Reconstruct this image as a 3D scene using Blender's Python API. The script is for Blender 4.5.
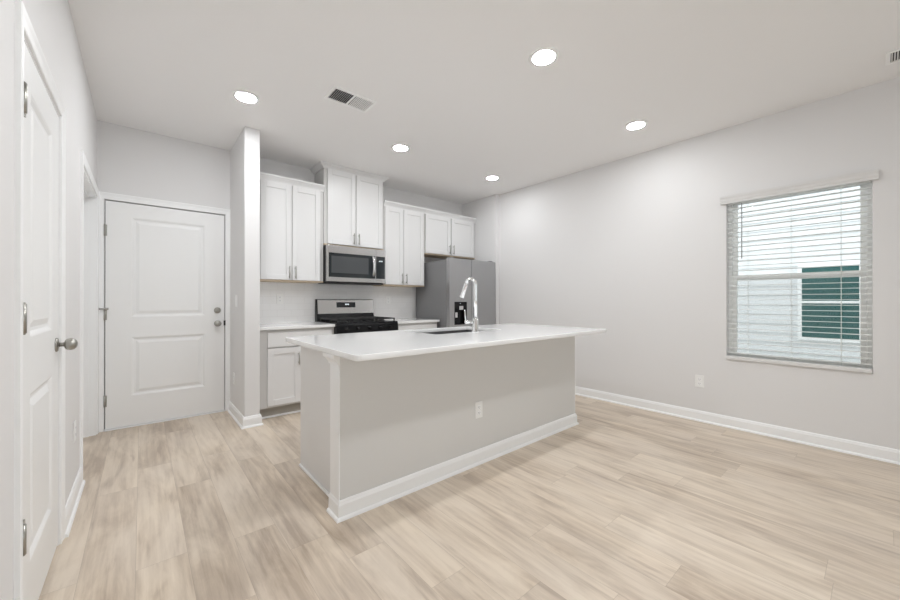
import bpy, bmesh, math, random
from mathutils import Vector, Matrix

random.seed(7)
sc = bpy.context.scene
for o in list(bpy.data.objects):
    bpy.data.objects.remove(o)

# ------------------------------------------------------------------ camera
F_PX, YAW, PITCH, EYE = 363.5, 40.306, 0.098, 1.158
cam_d = bpy.data.cameras.new('camera')
cam = bpy.data.objects.new('camera', cam_d)
sc.collection.objects.link(cam)
cam.location = (0, 0, EYE)
cam.rotation_euler = (math.radians(90 + PITCH), 0, math.radians(-YAW))
cam_d.sensor_fit = 'HORIZONTAL'
cam_d.sensor_width = 36.0
cam_d.lens = 36.0 * F_PX / 900.0
cam_d.clip_start = 0.02
sc.camera = cam

# ------------------------------------------------------------------ world, exposure
LAMP = 188.0            # emission of each recessed downlight lens
SKY = 2.35
w = bpy.data.worlds.new('sky')
sc.world = w
w.use_nodes = True
nt = w.node_tree
bg = nt.nodes['Background']
bg.inputs['Color'].default_value = (0.94, 0.97, 1.0, 1)
bg.inputs['Strength'].default_value = SKY
sc.view_settings.view_transform = 'Standard'
sc.view_settings.look = 'None'
sc.view_settings.exposure = 0.0
sc.view_settings.gamma = 1.0
sc.view_settings.use_curve_mapping = False
sc.cycles.max_bounces = 14
sc.cycles.diffuse_bounces = 8
sc.cycles.glossy_bounces = 5
sc.cycles.transparent_max_bounces = 12
sc.cycles.sample_clamp_indirect = 8.0

# ------------------------------------------------------------------ materials
def mat(name, col, rough=0.5, metal=0.0, spec=0.5, emit=None, estr=0.0, coat=0.0):
    m = bpy.data.materials.new(name)
    m.use_nodes = True
    b = m.node_tree.nodes['Principled BSDF']
    b.inputs['Base Color'].default_value = (*col, 1)
    b.inputs['Roughness'].default_value = rough
    b.inputs['Metallic'].default_value = metal
    b.inputs['Specular IOR Level'].default_value = spec
    b.inputs['Coat Weight'].default_value = coat
    if emit:
        b.inputs['Emission Color'].default_value = (*emit, 1)
        b.inputs['Emission Strength'].default_value = estr
    return m

def nd(m, t, **kw):
    n = m.node_tree.nodes.new(t)
    for k, v in kw.items():
        setattr(n, k, v)
    return n

def mth(m, op, a, b=None, c=None):
    n = nd(m, 'ShaderNodeMath', operation=op)
    for i, v in enumerate((a, b, c)):
        if v is None:
            continue
        if isinstance(v, (int, float)):
            n.inputs[i].default_value = v
        else:
            m.node_tree.links.new(v, n.inputs[i])
    return n.outputs[0]

def bumpy(m, scale, strength, dist=0.001):
    L = m.node_tree.links
    tc = nd(m, 'ShaderNodeTexCoord')
    no = nd(m, 'ShaderNodeTexNoise')
    no.inputs['Scale'].default_value = scale
    no.inputs['Detail'].default_value = 3
    L.new(tc.outputs['Object'], no.inputs['Vector'])
    bp = nd(m, 'ShaderNodeBump')
    bp.inputs['Strength'].default_value = strength
    bp.inputs['Distance'].default_value = dist
    L.new(no.outputs['Fac'], bp.inputs['Height'])
    L.new(bp.outputs['Normal'], m.node_tree.nodes['Principled BSDF'].inputs['Normal'])
    return m

M = {}
M['wall'] = bumpy(mat('wall paint light grey', (0.755, 0.748, 0.748), 0.75, spec=0.3), 180, 0.08)
M['ceiling'] = bumpy(mat('ceiling paint white', (0.88, 0.872, 0.868), 0.9, spec=0.2), 120, 0.1)
M['trim'] = mat('trim paint white', (0.90, 0.905, 0.91), 0.35, spec=0.4)
M['door'] = mat('door paint white', (0.86, 0.862, 0.862), 0.38, spec=0.4)
M['cab'] = mat('cabinet paint white', (0.755, 0.752, 0.752), 0.35, spec=0.4)
M['frame'] = mat('cabinet face frame shaded white', (0.62, 0.61, 0.60), 0.45)  # same paint as the doors, darkened to put shade into the reveals
M['under'] = mat('unpainted maple underside', (0.62, 0.50, 0.36), 0.55)
M['toe'] = mat('toe kick', (0.40, 0.38, 0.34), 0.6)
M['gap'] = mat('dark gap', (0.03, 0.03, 0.03), 0.8)
M['island'] = bumpy(mat('island wall paint grey', (0.69, 0.684, 0.672), 0.7, spec=0.3), 180, 0.06)
M['panel'] = mat('island end panel grey', (0.76, 0.755, 0.75), 0.5)
M['quartz'] = mat('white quartz', (0.86, 0.86, 0.86), 0.07, spec=0.5)
M['steel'] = mat('stainless steel', (0.72, 0.72, 0.725), 0.20, metal=1.0)
M['dsteel'] = mat('fridge stainless', (0.45, 0.452, 0.46), 0.34, metal=1.0)
M['fside'] = mat('fridge side grey', (0.22, 0.22, 0.225), 0.45, spec=0.4)
M['black'] = mat('black enamel', (0.008, 0.008, 0.009), 0.22, spec=0.25)
M['iron'] = mat('cast iron', (0.010, 0.010, 0.011), 0.55)
M['glassdark'] = mat('dark oven glass', (0.020, 0.025, 0.028), 0.06, spec=0.6)
M['mesh'] = mat('microwave window mesh', (0.075, 0.08, 0.085), 0.12)
M['nickel'] = mat('satin nickel', (0.42, 0.41, 0.38), 0.32, metal=1.0)
M['chrome'] = mat('chrome', (0.85, 0.86, 0.87), 0.08, metal=1.0)
M['plastic'] = mat('white plastic', (0.86, 0.86, 0.85), 0.35)
M['slot'] = mat('outlet slots', (0.12, 0.12, 0.12), 0.6)
M['lens'] = mat('lamp lens', (0.9, 0.9, 0.9), 0.5, emit=(0.955, 0.98, 1.0), estr=LAMP)
M['lens_bright'] = mat('lamp lens bright', (0.9, 0.9, 0.9), 0.5, emit=(0.955, 0.98, 1.0), estr=LAMP*1.28)
M['lens_soft'] = mat('lamp lens soft', (0.9, 0.9, 0.9), 0.5, emit=(0.955, 0.98, 1.0), estr=LAMP*0.72)
M['display'] = mat('clock digits', (0.1, 0.1, 0.1), 0.5, emit=(0.85, 0.95, 1.0), estr=1.2)
M['ventdark'] = mat('duct interior', (0.05, 0.05, 0.055), 0.8)
M['vent'] = mat('register white', (0.92, 0.92, 0.915), 0.4)
M['vinyl'] = mat('window vinyl white', (0.94, 0.95, 0.94), 0.4)
M['slatm'] = mat('blind slat white', (0.88, 0.89, 0.88), 0.45)
M['valance'] = mat('valance white', (0.72, 0.715, 0.71), 0.5)
M['wand'] = mat('tilt wand grey', (0.35, 0.36, 0.36), 0.3)
M['cord'] = mat('ladder cord', (0.72, 0.75, 0.73), 0.8)
M['siding'] = mat('white vinyl siding', (0.74, 0.765, 0.775), 0.6)
M['nglass'] = mat('teal tinted glass', (0.015, 0.10, 0.095), 0.15)
M['ngrid'] = mat('neighbour window white', (0.88, 0.90, 0.90), 0.5)
M['soil'] = mat('outdoor ground', (0.50, 0.49, 0.45), 0.9)
M['roof'] = mat('roof shingle', (0.2, 0.2, 0.2), 0.9)
M['steelsink'] = mat('sink dark steel', (0.16, 0.16, 0.165), 0.4, metal=0.6)

# glass: thin, lets light through
g = bpy.data.materials.new('window glass')
g.use_nodes = True
n_ = g.node_tree
n_.nodes.clear()
out = nd(g, 'ShaderNodeOutputMaterial')
tr = nd(g, 'ShaderNodeBsdfTransparent'); tr.inputs['Color'].default_value = (0.96, 0.975, 0.97, 1)
gl = nd(g, 'ShaderNodeBsdfGlossy'); gl.inputs['Roughness'].default_value = 0.02
fr = nd(g, 'ShaderNodeFresnel'); fr.inputs['IOR'].default_value = 1.45
mx = nd(g, 'ShaderNodeMixShader')
n_.links.new(fr.outputs[0], mx.inputs[0]); n_.links.new(tr.outputs[0], mx.inputs[1])
n_.links.new(gl.outputs[0], mx.inputs[2]); n_.links.new(mx.outputs[0], out.inputs[0])
M['glass'] = g
# insect screen: grey mesh seen as a thin veil
s_ = bpy.data.materials.new('insect screen mesh')
s_.use_nodes = True
n_ = s_.node_tree
n_.nodes.clear()
out = nd(s_, 'ShaderNodeOutputMaterial')
tr = nd(s_, 'ShaderNodeBsdfTransparent'); tr.inputs['Color'].default_value = (1, 1, 1, 1)
df = nd(s_, 'ShaderNodeBsdfDiffuse'); df.inputs['Color'].default_value = (0.12, 0.13, 0.14, 1)
mx = nd(s_, 'ShaderNodeMixShader'); mx.inputs[0].default_value = 0.14
n_.links.new(tr.outputs[0], mx.inputs[1]); n_.links.new(df.outputs[0], mx.inputs[2])
n_.links.new(mx.outputs[0], out.inputs[0])
M['screen'] = s_

def floor_material():
    m = mat('oak vinyl plank', (0.6, 0.5, 0.4), 0.42, spec=0.35)
    L = m.node_tree.links
    b = m.node_tree.nodes['Principled BSDF']
    tc = nd(m, 'ShaderNodeTexCoord')
    sp = nd(m, 'ShaderNodeSeparateXYZ')
    L.new(tc.outputs['Object'], sp.inputs[0])
    x, y = sp.outputs[0], sp.outputs[1]
    W, LEN = 0.182, 1.22
    fx = mth(m, 'DIVIDE', mth(m, 'ADD', x, 5.03), W)
    row = mth(m, 'FLOOR', fx)
    wn = nd(m, 'ShaderNodeTexWhiteNoise', noise_dimensions='1D')
    L.new(row, wn.inputs['W'])
    fy = mth(m, 'DIVIDE', mth(m, 'ADD', y, mth(m, 'MULTIPLY', wn.outputs['Value'], LEN * 7)), LEN)
    colr = mth(m, 'FLOOR', fy)
    cmb = nd(m, 'ShaderNodeCombineXYZ')
    L.new(row, cmb.inputs[0]); L.new(colr, cmb.inputs[1])
    wn2 = nd(m, 'ShaderNodeTexWhiteNoise', noise_dimensions='2D')
    L.new(cmb.outputs[0], wn2.inputs['Vector'])
    pid = wn2.outputs['Value']
    # grain coordinates: stretched along the plank, shifted per plank
    def grain(sx, sy, off):
        c = nd(m, 'ShaderNodeCombineXYZ')
        L.new(mth(m, 'MULTIPLY', x, sx), c.inputs[0])
        L.new(mth(m, 'ADD', mth(m, 'MULTIPLY', y, sy), mth(m, 'MULTIPLY', pid, off)), c.inputs[1])
        L.new(mth(m, 'MULTIPLY', pid, 31.0), c.inputs[2])
        return c.outputs[0]
    n1 = nd(m, 'ShaderNodeTexNoise'); n1.inputs['Scale'].default_value = 1.0
    n1.inputs['Detail'].default_value = 6; n1.inputs['Roughness'].default_value = 0.6
    n1.inputs['Distortion'].default_value = 0.6
    L.new(grain(8, 1.6, 40), n1.inputs['Vector'])
    n2 = nd(m, 'ShaderNodeTexNoise'); n2.inputs['Scale'].default_value = 1.0
    n2.inputs['Detail'].default_value = 4; n2.inputs['Roughness'].default_value = 0.65
    L.new(grain(110, 3.5, 90), n2.inputs['Vector'])
    n3 = nd(m, 'ShaderNodeTexNoise'); n3.inputs['Scale'].default_value = 1.0
    n3.inputs['Detail'].default_value = 2
    L.new(grain(4.0, 1.6, 17), n3.inputs['Vector'])
    r = nd(m, 'ShaderNodeValToRGB')
    e = r.color_ramp.elements
    e[0].position = 0.0; e[0].color = (0.388, 0.298, 0.217, 1)
    e[1].position = 1.0; e[1].color = (0.757, 0.652, 0.527, 1)
    k = r.color_ramp.elements.new(0.35); k.color = (0.529, 0.430, 0.329, 1)
    k = r.color_ramp.elements.new(0.62); k.color = (0.645, 0.541, 0.427, 1)
    # fac = 0.5 + plank tone + broad grain + fine grain
    f = mth(m, 'ADD', 0.52, mth(m, 'MULTIPLY', mth(m, 'SUBTRACT', pid, 0.5), 0.46))
    f = mth(m, 'ADD', f, mth(m, 'MULTIPLY', mth(m, 'SUBTRACT', n1.outputs['Fac'], 0.5), 2.3))
    f = mth(m, 'ADD', f, mth(m, 'MULTIPLY', mth(m, 'SUBTRACT', n2.outputs['Fac'], 0.5), 0.65))
    # cathedral figure: bands bent by noise, long along the plank
    wv = nd(m, 'ShaderNodeTexWave', wave_type='BANDS', bands_direction='X')
    wv.inputs['Scale'].default_value = 1.0; wv.inputs['Distortion'].default_value = 9.0
    wv.inputs['Detail'].default_value = 2.0; wv.inputs['Detail Scale'].default_value = 0.8
    L.new(grain(7.0, 1.3, 55), wv.inputs['Vector'])
    f = mth(m, 'ADD', f, mth(m, 'MULTIPLY', mth(m, 'SUBTRACT', wv.outputs['Fac'], 0.5), 0.16))
    # knots and short dark streaks
    n4 = nd(m, 'ShaderNodeTexNoise'); n4.inputs['Scale'].default_value = 1.0
    n4.inputs['Detail'].default_value = 3
    L.new(grain(22, 2.2, 73), n4.inputs['Vector'])
    kn = mth(m, 'MAXIMUM', mth(m, 'SUBTRACT', n4.outputs['Fac'], 0.60), 0.0)
    f = mth(m, 'SUBTRACT', f, mth(m, 'MULTIPLY', kn, 3.2))
    f = mth(m, 'ADD', f, 0.03)
    L.new(f, r.inputs[0])
    # some planks lean pinkish, some greyish
    hs = nd(m, 'ShaderNodeMix', data_type='RGBA')
    hs.inputs['B'].default_value = (0.60, 0.545, 0.50, 1)
    L.new(mth(m, 'MULTIPLY', n3.outputs['Fac'], 0.5), hs.inputs['Factor'])
    L.new(r.outputs[0], hs.inputs['A'])
    # seams
    ex = mth(m, 'FRACT', fx); ey = mth(m, 'FRACT', fy)
    dx = mth(m, 'MULTIPLY', mth(m, 'MINIMUM', ex, mth(m, 'SUBTRACT', 1.0, ex)), W)
    dy = mth(m, 'MULTIPLY', mth(m, 'MINIMUM', ey, mth(m, 'SUBTRACT', 1.0, ey)), LEN)
    d = mth(m, 'MINIMUM', dx, dy)
    seam = mth(m, 'LESS_THAN', d, 0.0009)
    sm = nd(m, 'ShaderNodeMix', data_type='RGBA')
    sm.inputs['B'].default_value = (0.27, 0.215, 0.165, 1)
    L.new(mth(m, 'MULTIPLY', seam, 0.42), sm.inputs['Factor'])
    L.new(hs.outputs['Result'], sm.inputs['A'])
    L.new(sm.outputs['Result'], b.inputs['Base Color'])
    bp = nd(m, 'ShaderNodeBump'); bp.inputs['Strength'].default_value = 0.12
    bp.inputs['Distance'].default_value = 0.001
    L.new(n2.outputs['Fac'], bp.inputs['Height'])
    L.new(bp.outputs['Normal'], b.inputs['Normal'])
    return m
M['floor'] = floor_material()

def tile_material():
    m = mat('white subway tile', (0.8, 0.8, 0.8), 0.18)
    L = m.node_tree.links
    b = m.node_tree.nodes['Principled BSDF']
    tc = nd(m, 'ShaderNodeTexCoord')
    sp = nd(m, 'ShaderNodeSeparateXYZ'); L.new(tc.outputs['Object'], sp.inputs[0])
    cm = nd(m, 'ShaderNodeCombineXYZ')
    L.new(sp.outputs[0], cm.inputs[0]); L.new(sp.outputs[2], cm.inputs[1])
    br = nd(m, 'ShaderNodeTexBrick')
    br.inputs['Color1'].default_value = (0.86, 0.855, 0.855, 1)
    br.inputs['Color2'].default_value = (0.84, 0.835, 0.835, 1)
    br.inputs['Mortar'].default_value = (0.76, 0.75, 0.75, 1)
    br.inputs['Scale'].default_value = 1.0
    br.inputs['Mortar Size'].default_value = 0.0012
    br.inputs['Brick Width'].default_value = 0.152
    br.inputs['Row Height'].default_value = 0.076
    L.new(cm.outputs[0], br.inputs['Vector'])
    L.new(br.outputs['Color'], b.inputs['Base Color'])
    return m
M['tile'] = tile_material()

def brushed(m, axis, amt=0.06):
    """fine streaks in the roughness of brushed steel, along one axis"""
    L = m.node_tree.links
    tc = nd(m, 'ShaderNodeTexCoord')
    mp = nd(m, 'ShaderNodeMapping')
    sc_ = [220, 220, 220]; sc_[axis] = 3
    mp.inputs['Scale'].default_value = sc_
    L.new(tc.outputs['Object'], mp.inputs['Vector'])
    no = nd(m, 'ShaderNodeTexNoise'); no.inputs['Scale'].default_value = 1.0
    L.new(mp.outputs[0], no.inputs['Vector'])
    base = m.node_tree.nodes['Principled BSDF'].inputs['Roughness'].default_value
    v = mth(m, 'ADD', base - amt / 2, mth(m, 'MULTIPLY', no.outputs['Fac'], amt))
    L.new(v, m.node_tree.nodes['Principled BSDF'].inputs['Roughness'])
brushed(M['steel'], 0); brushed(M['dsteel'], 2)

# ------------------------------------------------------------------ builders
C = sc.collection
WLOC = {}          # world location of every object (nothing is rotated)

class MB:
    """collects shapes in world coordinates, links them as ONE mesh object"""
    def __init__(s):
        s.bm = bmesh.new()
    def box(s, x0, x1, y0, y1, z0, z1):
        v = [s.bm.verts.new(p) for p in ((x0,y0,z0),(x1,y0,z0),(x1,y1,z0),(x0,y1,z0),
                                         (x0,y0,z1),(x1,y0,z1),(x1,y1,z1),(x0,y1,z1))]
        for q in ((0,3,2,1),(4,5,6,7),(0,1,5,4),(1,2,6,5),(2,3,7,6),(3,0,4,7)):
            s.bm.faces.new([v[i] for i in q])
        return s
    def poly(s, pts):
        s.bm.faces.new([s.bm.verts.new(p) for p in pts]); return s
    def tube(s, pts, rad, n=12, cap=True):
        pts = [Vector(p) for p in pts]
        rads = rad if isinstance(rad, (list, tuple)) else [rad] * len(pts)
        rings = []
        nrm = None
        for i, p in enumerate(pts):
            a = pts[max(i-1, 0)]; c = pts[min(i+1, len(pts)-1)]
            t = (c - a).normalized()
            if nrm is None:
                up = Vector((0,0,1)) if abs(t.z) < 0.9 else Vector((0,1,0))
                nrm = (up - t * up.dot(t)).normalized()
            else:
                nrm = (nrm - t * nrm.dot(t)).normalized()
            bi = t.cross(nrm)
            rings.append([s.bm.verts.new(p + (nrm*math.cos(2*math.pi*k/n) + bi*math.sin(2*math.pi*k/n))*rads[i]) for k in range(n)])
        for a, b in zip(rings, rings[1:]):
            for k in range(n):
                f = s.bm.faces.new((a[k], a[(k+1)%n], b[(k+1)%n], b[k])); f.smooth = True
        if cap:
            s.bm.faces.new(rings[0][::-1]); s.bm.faces.new(rings[-1])
        return s
    def lathe(s, origin, axis, prof, n=24):
        """prof: list of (distance along axis, radius)"""
        o = Vector(origin); ax = Vector(axis).normalized()
        return s.tube_rings([o + ax*d for d, r in prof], ax, [r for d, r in prof], n)
    def tube_rings(s, pts, ax, rads, n):
        up = Vector((0,0,1)) if abs(ax.z) < 0.9 else Vector((0,1,0))
        u = (up - ax*up.dot(ax)).normalized(); v = ax.cross(u)
        rings = [[s.bm.verts.new(p + (u*math.cos(2*math.pi*k/n) + v*math.sin(2*math.pi*k/n))*max(r, 1e-5)) for k in range(n)] for p, r in zip(pts, rads)]
        for a, b in zip(rings, rings[1:]):
            for k in range(n):
                f = s.bm.faces.new((a[k], a[(k+1)%n], b[(k+1)%n], b[k])); f.smooth = True
        s.bm.faces.new(rings[0][::-1]); s.bm.faces.new(rings[-1])
        return s
    def sweep(s, path, prof, closed=False):
        """prof: (offset to the LEFT of the path, z) polygon swept along a 2-D path with mitred corners"""
        P = [Vector((p[0], p[1])) for p in path]; N = len(P)
        rings = []
        for i in range(N):
            d0 = (P[i] - P[i-1]).normalized() if (i > 0 or closed) else None
            d1 = (P[(i+1) % N] - P[i]).normalized() if (i < N-1 or closed) else None
            if d0 is None: d0 = d1
            if d1 is None: d1 = d0
            n0 = Vector((-d0.y, d0.x)); n1 = Vector((-d1.y, d1.x))
            m = (n0 + n1); m = m / m.length_squared * 2 if m.length_squared > 1e-9 else n0
            rings.append([s.bm.verts.new((P[i].x + m.x*d, P[i].y + m.y*d, z)) for d, z in prof])
        K = len(prof)
        pairs = list(zip(rings, rings[1:])) + ([(rings[-1], rings[0])] if closed else [])
        for a, b in pairs:
            for k in range(K):
                s.bm.faces.new((a[k], b[k], b[(k+1)%K], a[(k+1)%K]))
        if not closed:
            s.bm.faces.new(rings[0]); s.bm.faces.new(rings[-1][::-1])
        return s
    def build(s, name, material, parent=None, bevel=0.0, seg=2):
        bmesh.ops.recalc_face_normals(s.bm, faces=s.bm.faces)
        co = [v.co for v in s.bm.verts]
        lo = Vector((min(c.x for c in co), min(c.y for c in co), min(c.z for c in co)))
        hi = Vector((max(c.x for c in co), max(c.y for c in co), max(c.z for c in co)))
        ctr = Vector(((lo.x+hi.x)/2, (lo.y+hi.y)/2, lo.z))
        bmesh.ops.translate(s.bm, vec=-ctr, verts=s.bm.verts)
        me = bpy.data.meshes.new(name)
        s.bm.to_mesh(me); s.bm.free()
        o = bpy.data.objects.new(name, me)
        C.objects.link(o)
        me.materials.append(material)
        WLOC[o.name] = ctr
        if parent is not None:
            o.parent = parent
            o.location = ctr - WLOC[parent.name]
        else:
            o.location = ctr
        if bevel:
            b = o.modifiers.new('bevel', 'BEVEL')
            b.width = bevel; b.segments = seg; b.limit_method = 'ANGLE'; b.angle_limit = math.radians(40)
            b.harden_normals = False
        return o

def tag(o, label, cat, group=None, kind=None):
    o['label'] = label; o['category'] = cat
    if group: o['group'] = group
    if kind: o['kind'] = kind
    return o

def thing(name, loc, label, cat, group=None, kind=None):
    o = bpy.data.objects.new(name, None)
    o.empty_display_size = 0.1
    C.objects.link(o)
    o.location = loc
    WLOC[o.name] = Vector(loc)
    return tag(o, label, cat, group, kind)

# ------------------------------------------------------------------ dimensions
XL, XR, YB, H = -0.299, 4.099, 4.44, 2.747
YF = -3.3                       # wall behind the camera
WY0, WY1, WZ0, WZ1 = 0.028, 0.905, 0.614, 2.106      # window opening
D1 = (1.780, 2.512)             # side door opening along Y
D2 = (3.337, 4.375)              # doorway by the corner
DH = 2.058
DHL = 2.032
DE = (-0.252, 0.667)            # entry door opening along X

# ------------------------------------------------------------------ floor, ceiling, walls
tag(MB().box(XL-0.115, XR+0.15, YF-0.12, YB+0.12, -0.1, 0).build('floor', M['floor']),
    'light oak plank floor running through the whole room', 'floor', kind='structure')
tag(MB().box(XL-0.115, XR+0.15, YF-0.12, YB+0.12, H, H+0.12).build('ceiling', M['ceiling']),
    'flat white painted ceiling with recessed lights', 'ceiling', kind='structure')
b = MB()
x0, x1 = XL-0.115, XL
for a, c in ((YF, D1[0]), (D1[1], D2[0]), (D2[1], YB)):
    b.box(x0, x1, a, c, 0, H)
for d, hh in ((D1, DHL), (D2, DH)):
    b.box(x0, x1, d[0], d[1], hh, H)
tag(b.build('wall_left', M['wall']), 'light grey wall on the left with two white doors', 'wall', kind='structure')
b = MB()
b.box(XL-0.115, DE[0], YB, YB+0.12, 0, H); b.box(DE[1], XR+0.15, YB, YB+0.12, 0, H); b.box(DE[0], DE[1], YB, YB+0.12, DH, H)
tag(b.build('wall_back', M['wall']), 'light grey far wall behind entry door and kitchen cabinets', 'wall', kind='structure')
b = MB()
b.box(XR, XR+0.15, YF, WY0, 0, H); b.box(XR, XR+0.15, WY1, YB, 0, H)
b.box(XR, XR+0.15, WY0, WY1, 0, WZ0); b.box(XR, XR+0.15, WY0, WY1, WZ1, H)
tag(b.build('wall_right', M['wall']), 'long light grey wall on the right with the window', 'wall', kind='structure')
GX0, GX1, GZ = 0.35, 3.55, 2.30          # unseen glazed opening behind the camera, added to let daylight in
b = MB()
b.box(XL-0.115, GX0, YF-0.12, YF, 0, H); b.box(GX1, XR+0.15, YF-0.12, YF, 0, H); b.box(GX0, GX1, YF-0.12, YF, GZ, H)
tag(b.build('wall_front', M['wall']),
    'light grey wall at the near end of the room', 'wall', kind='structure')
PX0, PX1, PY0 = 0.713, 0.841, 3.73
tag(MB().box(PX0, PX1, PY0, YB, 0, H).build('wall_partition', M['wall'], bevel=0.006),
    'narrow wall end between entry door and kitchen cabinets', 'wall', kind='structure')
AX0, AY0 = 4.03, 3.69
tag(MB().box(AX0, XR, AY0, YB, 0, H).build('wall_alcove', M['wall'], bevel=0.006),
    'shallow wall return beside the refrigerator', 'wall', kind='structure')
tag(MB().box(PX1, 3.035, YB-0.008, YB, 0.90, 1.375).build('wall_backsplash', M['tile']),
    'white tile backsplash between countertop and wall cabinets', 'backsplash', kind='structure')

# baseboards: board with eased top and quarter round shoe
BP = [(0,0), (0.027,0), (0.026,0.008), (0.022,0.014), (0.015,0.018), (0.014,0.078), (0.010,0.088), (0.009,0.094), (0.005,0.100), (0,0.100)]
def baseboard(name, path, label):
    tag(MB().sweep(path, BP).build(name, M['trim']), label, 'baseboard', kind='structure')
CW = 0.057
baseboard('baseboard_right', [(XR, YF), (XR, AY0), (AX0, AY0), (AX0, YB)], 'white baseboard along the long right wall')
baseboard('baseboard_left', [(XL, D2[0]-CW), (XL, D1[1]+CW)], 'white baseboard on left wall between the two doors')
baseboard('baseboard_front', [(XL, D1[0]-CW), (XL, YF), (GX0-0.06, YF)], 'white baseboard at the near end of the room')
baseboard('baseboard_partition', [(PX1, 3.90), (PX1, PY0), (PX0, PY0), (PX0, YB)], 'white baseboard wrapped round the narrow wall end')

# ------------------------------------------------------------------ moulded panel doors
def door_face(b, U, V, panels, to, back):
    """front skin of a door with moulded panels; to(u, v, depth) -> world point, depth into the door"""
    us = sorted({U[0], U[1], *[p[0] for p in panels], *[p[1] for p in panels]})
    vs = sorted({V[0], V[1], *[p[2] for p in panels], *[p[3] for p in panels]})
    for i in range(len(us)-1):
        for j in range(len(vs)-1):
            uc, vc = (us[i]+us[i+1])/2, (vs[j]+vs[j+1])/2
            if any(p[0] < uc < p[1] and p[2] < vc < p[3] for p in panels):
                continue
            b.poly([to(us[i],vs[j],0), to(us[i+1],vs[j],0), to(us[i+1],vs[j+1],0), to(us[i],vs[j+1],0)])
    prof = [(0,0), (0.008,0.003), (0.018,0.010), (0.030,0.011), (0.050,0.004), (0.056,0.002)]
    for p in panels:
        def rect(k):
            i, d = prof[k]
            return [to(p[0]+i,p[2]+i,d), to(p[1]-i,p[2]+i,d), to(p[1]-i,p[3]-i,d), to(p[0]+i,p[3]-i,d)]
        for k in range(len(prof)-1):
            a, c = rect(k), rect(k+1)
            for q in range(4):
                b.poly([a[q], a[(q+1)%4], c[(q+1)%4], c[q]])
        b.poly(rect(len(prof)-1))
    # edges and back
    A = [(U[0],V[0]), (U[1],V[0]), (U[1],V[1]), (U[0],V[1])]
    for q in range(4):
        (a0,a1), (c0,c1) = A[q], A[(q+1)%4]
        b.poly([to(a0,a1,0), to(c0,c1,0), to(c0,c1,back), to(a0,a1,back)])
    b.poly([to(*p, back) for p in A])
    bmesh.ops.remove_doubles(b.bm, verts=b.bm.verts, dist=1e-5)

CPROF = [(0,0), (0.008,0), (0.010,0.003), (0.009,0.007), (0.011,0.030), (0.0145,0.046), (0.0155,0.053), (0.013,0.057), (0,0.057)]  # (proud, across from the opening edge)
def casing(to, U, top, b):
    """three sided mitred casing round an opening; to(u, v, proud)"""
    path = [(U[0], 0), (U[0], top), (U[1], top), (U[1], 0)]
    rings = []
    for i, (u, v) in enumerate(path):
        su = -1 if u == U[0] else 1
        sv = 1 if v == top else 0
        rings.append([b.bm.verts.new(to(u + su*w_, v + sv*w_, pr)) for pr, w_ in CPROF])
    K = len(CPROF)
    for a, c in zip(rings, rings[1:]):
        for k in range(K):
            b.bm.faces.new((a[k], c[k], c[(k+1)%K], a[(k+1)%K]))
    b.bm.faces.new(rings[0]); b.bm.faces.new(rings[-1][::-1])

def hinge(parent, p, out, across, hgt=0.09, leaf=0.014):
    """knuckle barrel with its two leaves; out = direction into the room, across = along the wall towards the door"""
    p = Vector(p); out = Vector(out); across = Vector(across)
    b = MB()
    c = p + out*0.006
    b.lathe(c + Vector((0,0,-hgt/2)), (0,0,1), [(0,0.0072), (hgt,0.0072)], 12)
    b.lathe(c + Vector((0,0,hgt/2)), (0,0,1), [(0,0.0045), (0.003,0.0050), (0.005,0.003)], 10)
    b.lathe(c + Vector((0,0,-hgt/2)), (0,0,-1), [(0,0.0045), (0.003,0.0050), (0.005,0.003)], 10)
    for u0, u1 in ((-0.010, -0.004), (0.004, leaf)):
        q0 = p + across*u0 - out*0.004; q1 = p + across*u1 + out*0.003
        b.box(min(q0.x,q1.x), max(q0.x,q1.x), min(q0.y,q1.y), max(q0.y,q1.y), p.z-hgt/2, p.z+hgt/2)
    return b.build('hinge', M['nickel'], parent)

def knob(parent, p, out, name='door_knob', egg=False):
    p = Vector(p)
    if egg:
        prof = [(0.008,0.010),(0.022,0.009),(0.030,0.011),(0.029,0.019),(0.036,0.0255),(0.047,0.0280),(0.059,0.0255),(0.067,0.017),(0.070,0.008),(0.071,0.001)]
    else:
        prof = [(0.008,0.011),(0.022,0.010),(0.030,0.014),(0.036,0.024),(0.046,0.0285),(0.056,0.027),(0.063,0.018),(0.065,0.001)]
    k = MB().lathe(p, out, prof).build(name, M['nickel'], parent)
    MB().lathe(p, out, [(0,0.032),(0.004,0.032),(0.008,0.028),(0.010,0.012)]).build('rosette', M['nickel'], k)
    return k

# entry door (in the far wall)
dr = thing('door_3', ((DE[0]+DE[1])/2, YB, 0), 'white two panel entry door with deadbolt in the far wall', 'door', kind='structure')
b = MB()
to = lambda u, v, d: (u, YB - 0.004 + d, v)
door_face(b, (DE[0]+0.006, DE[1]-0.006), (0.014, 2.048), [(-0.072, 0.492, 1.008, 1.922), (-0.072, 0.492, 0.285, 0.822)], to, 0.044)
b.build('door_slab', M['door'], dr)
b = MB()
casing(lambda u, v, p: (u, YB - p, v), (DE[0]-0.004, DE[1]+0.003), DH+0.003, b)
b.build('door_casing', M['trim'], dr)
b = MB()
b.box(DE[0], DE[0]+0.03, YB+0.045, YB+0.12, 0, DH); b.box(DE[1]-0.03, DE[1], YB+0.045, YB+0.12, 0, DH); b.box(DE[0], DE[1], YB+0.045, YB+0.12, DH-0.03, DH)
b.box(DE[0], DE[1], YB+0.09, YB+0.12, 0, DH)  # unseen backing added to block light leaking round the slab
b.build('door_stop_backing', M['gap'], dr)
MB().box(DE[0], DE[1], YB-0.02, YB+0.06, 0, 0.010).build('threshold', M['trim'], dr, bevel=0.003)
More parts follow.
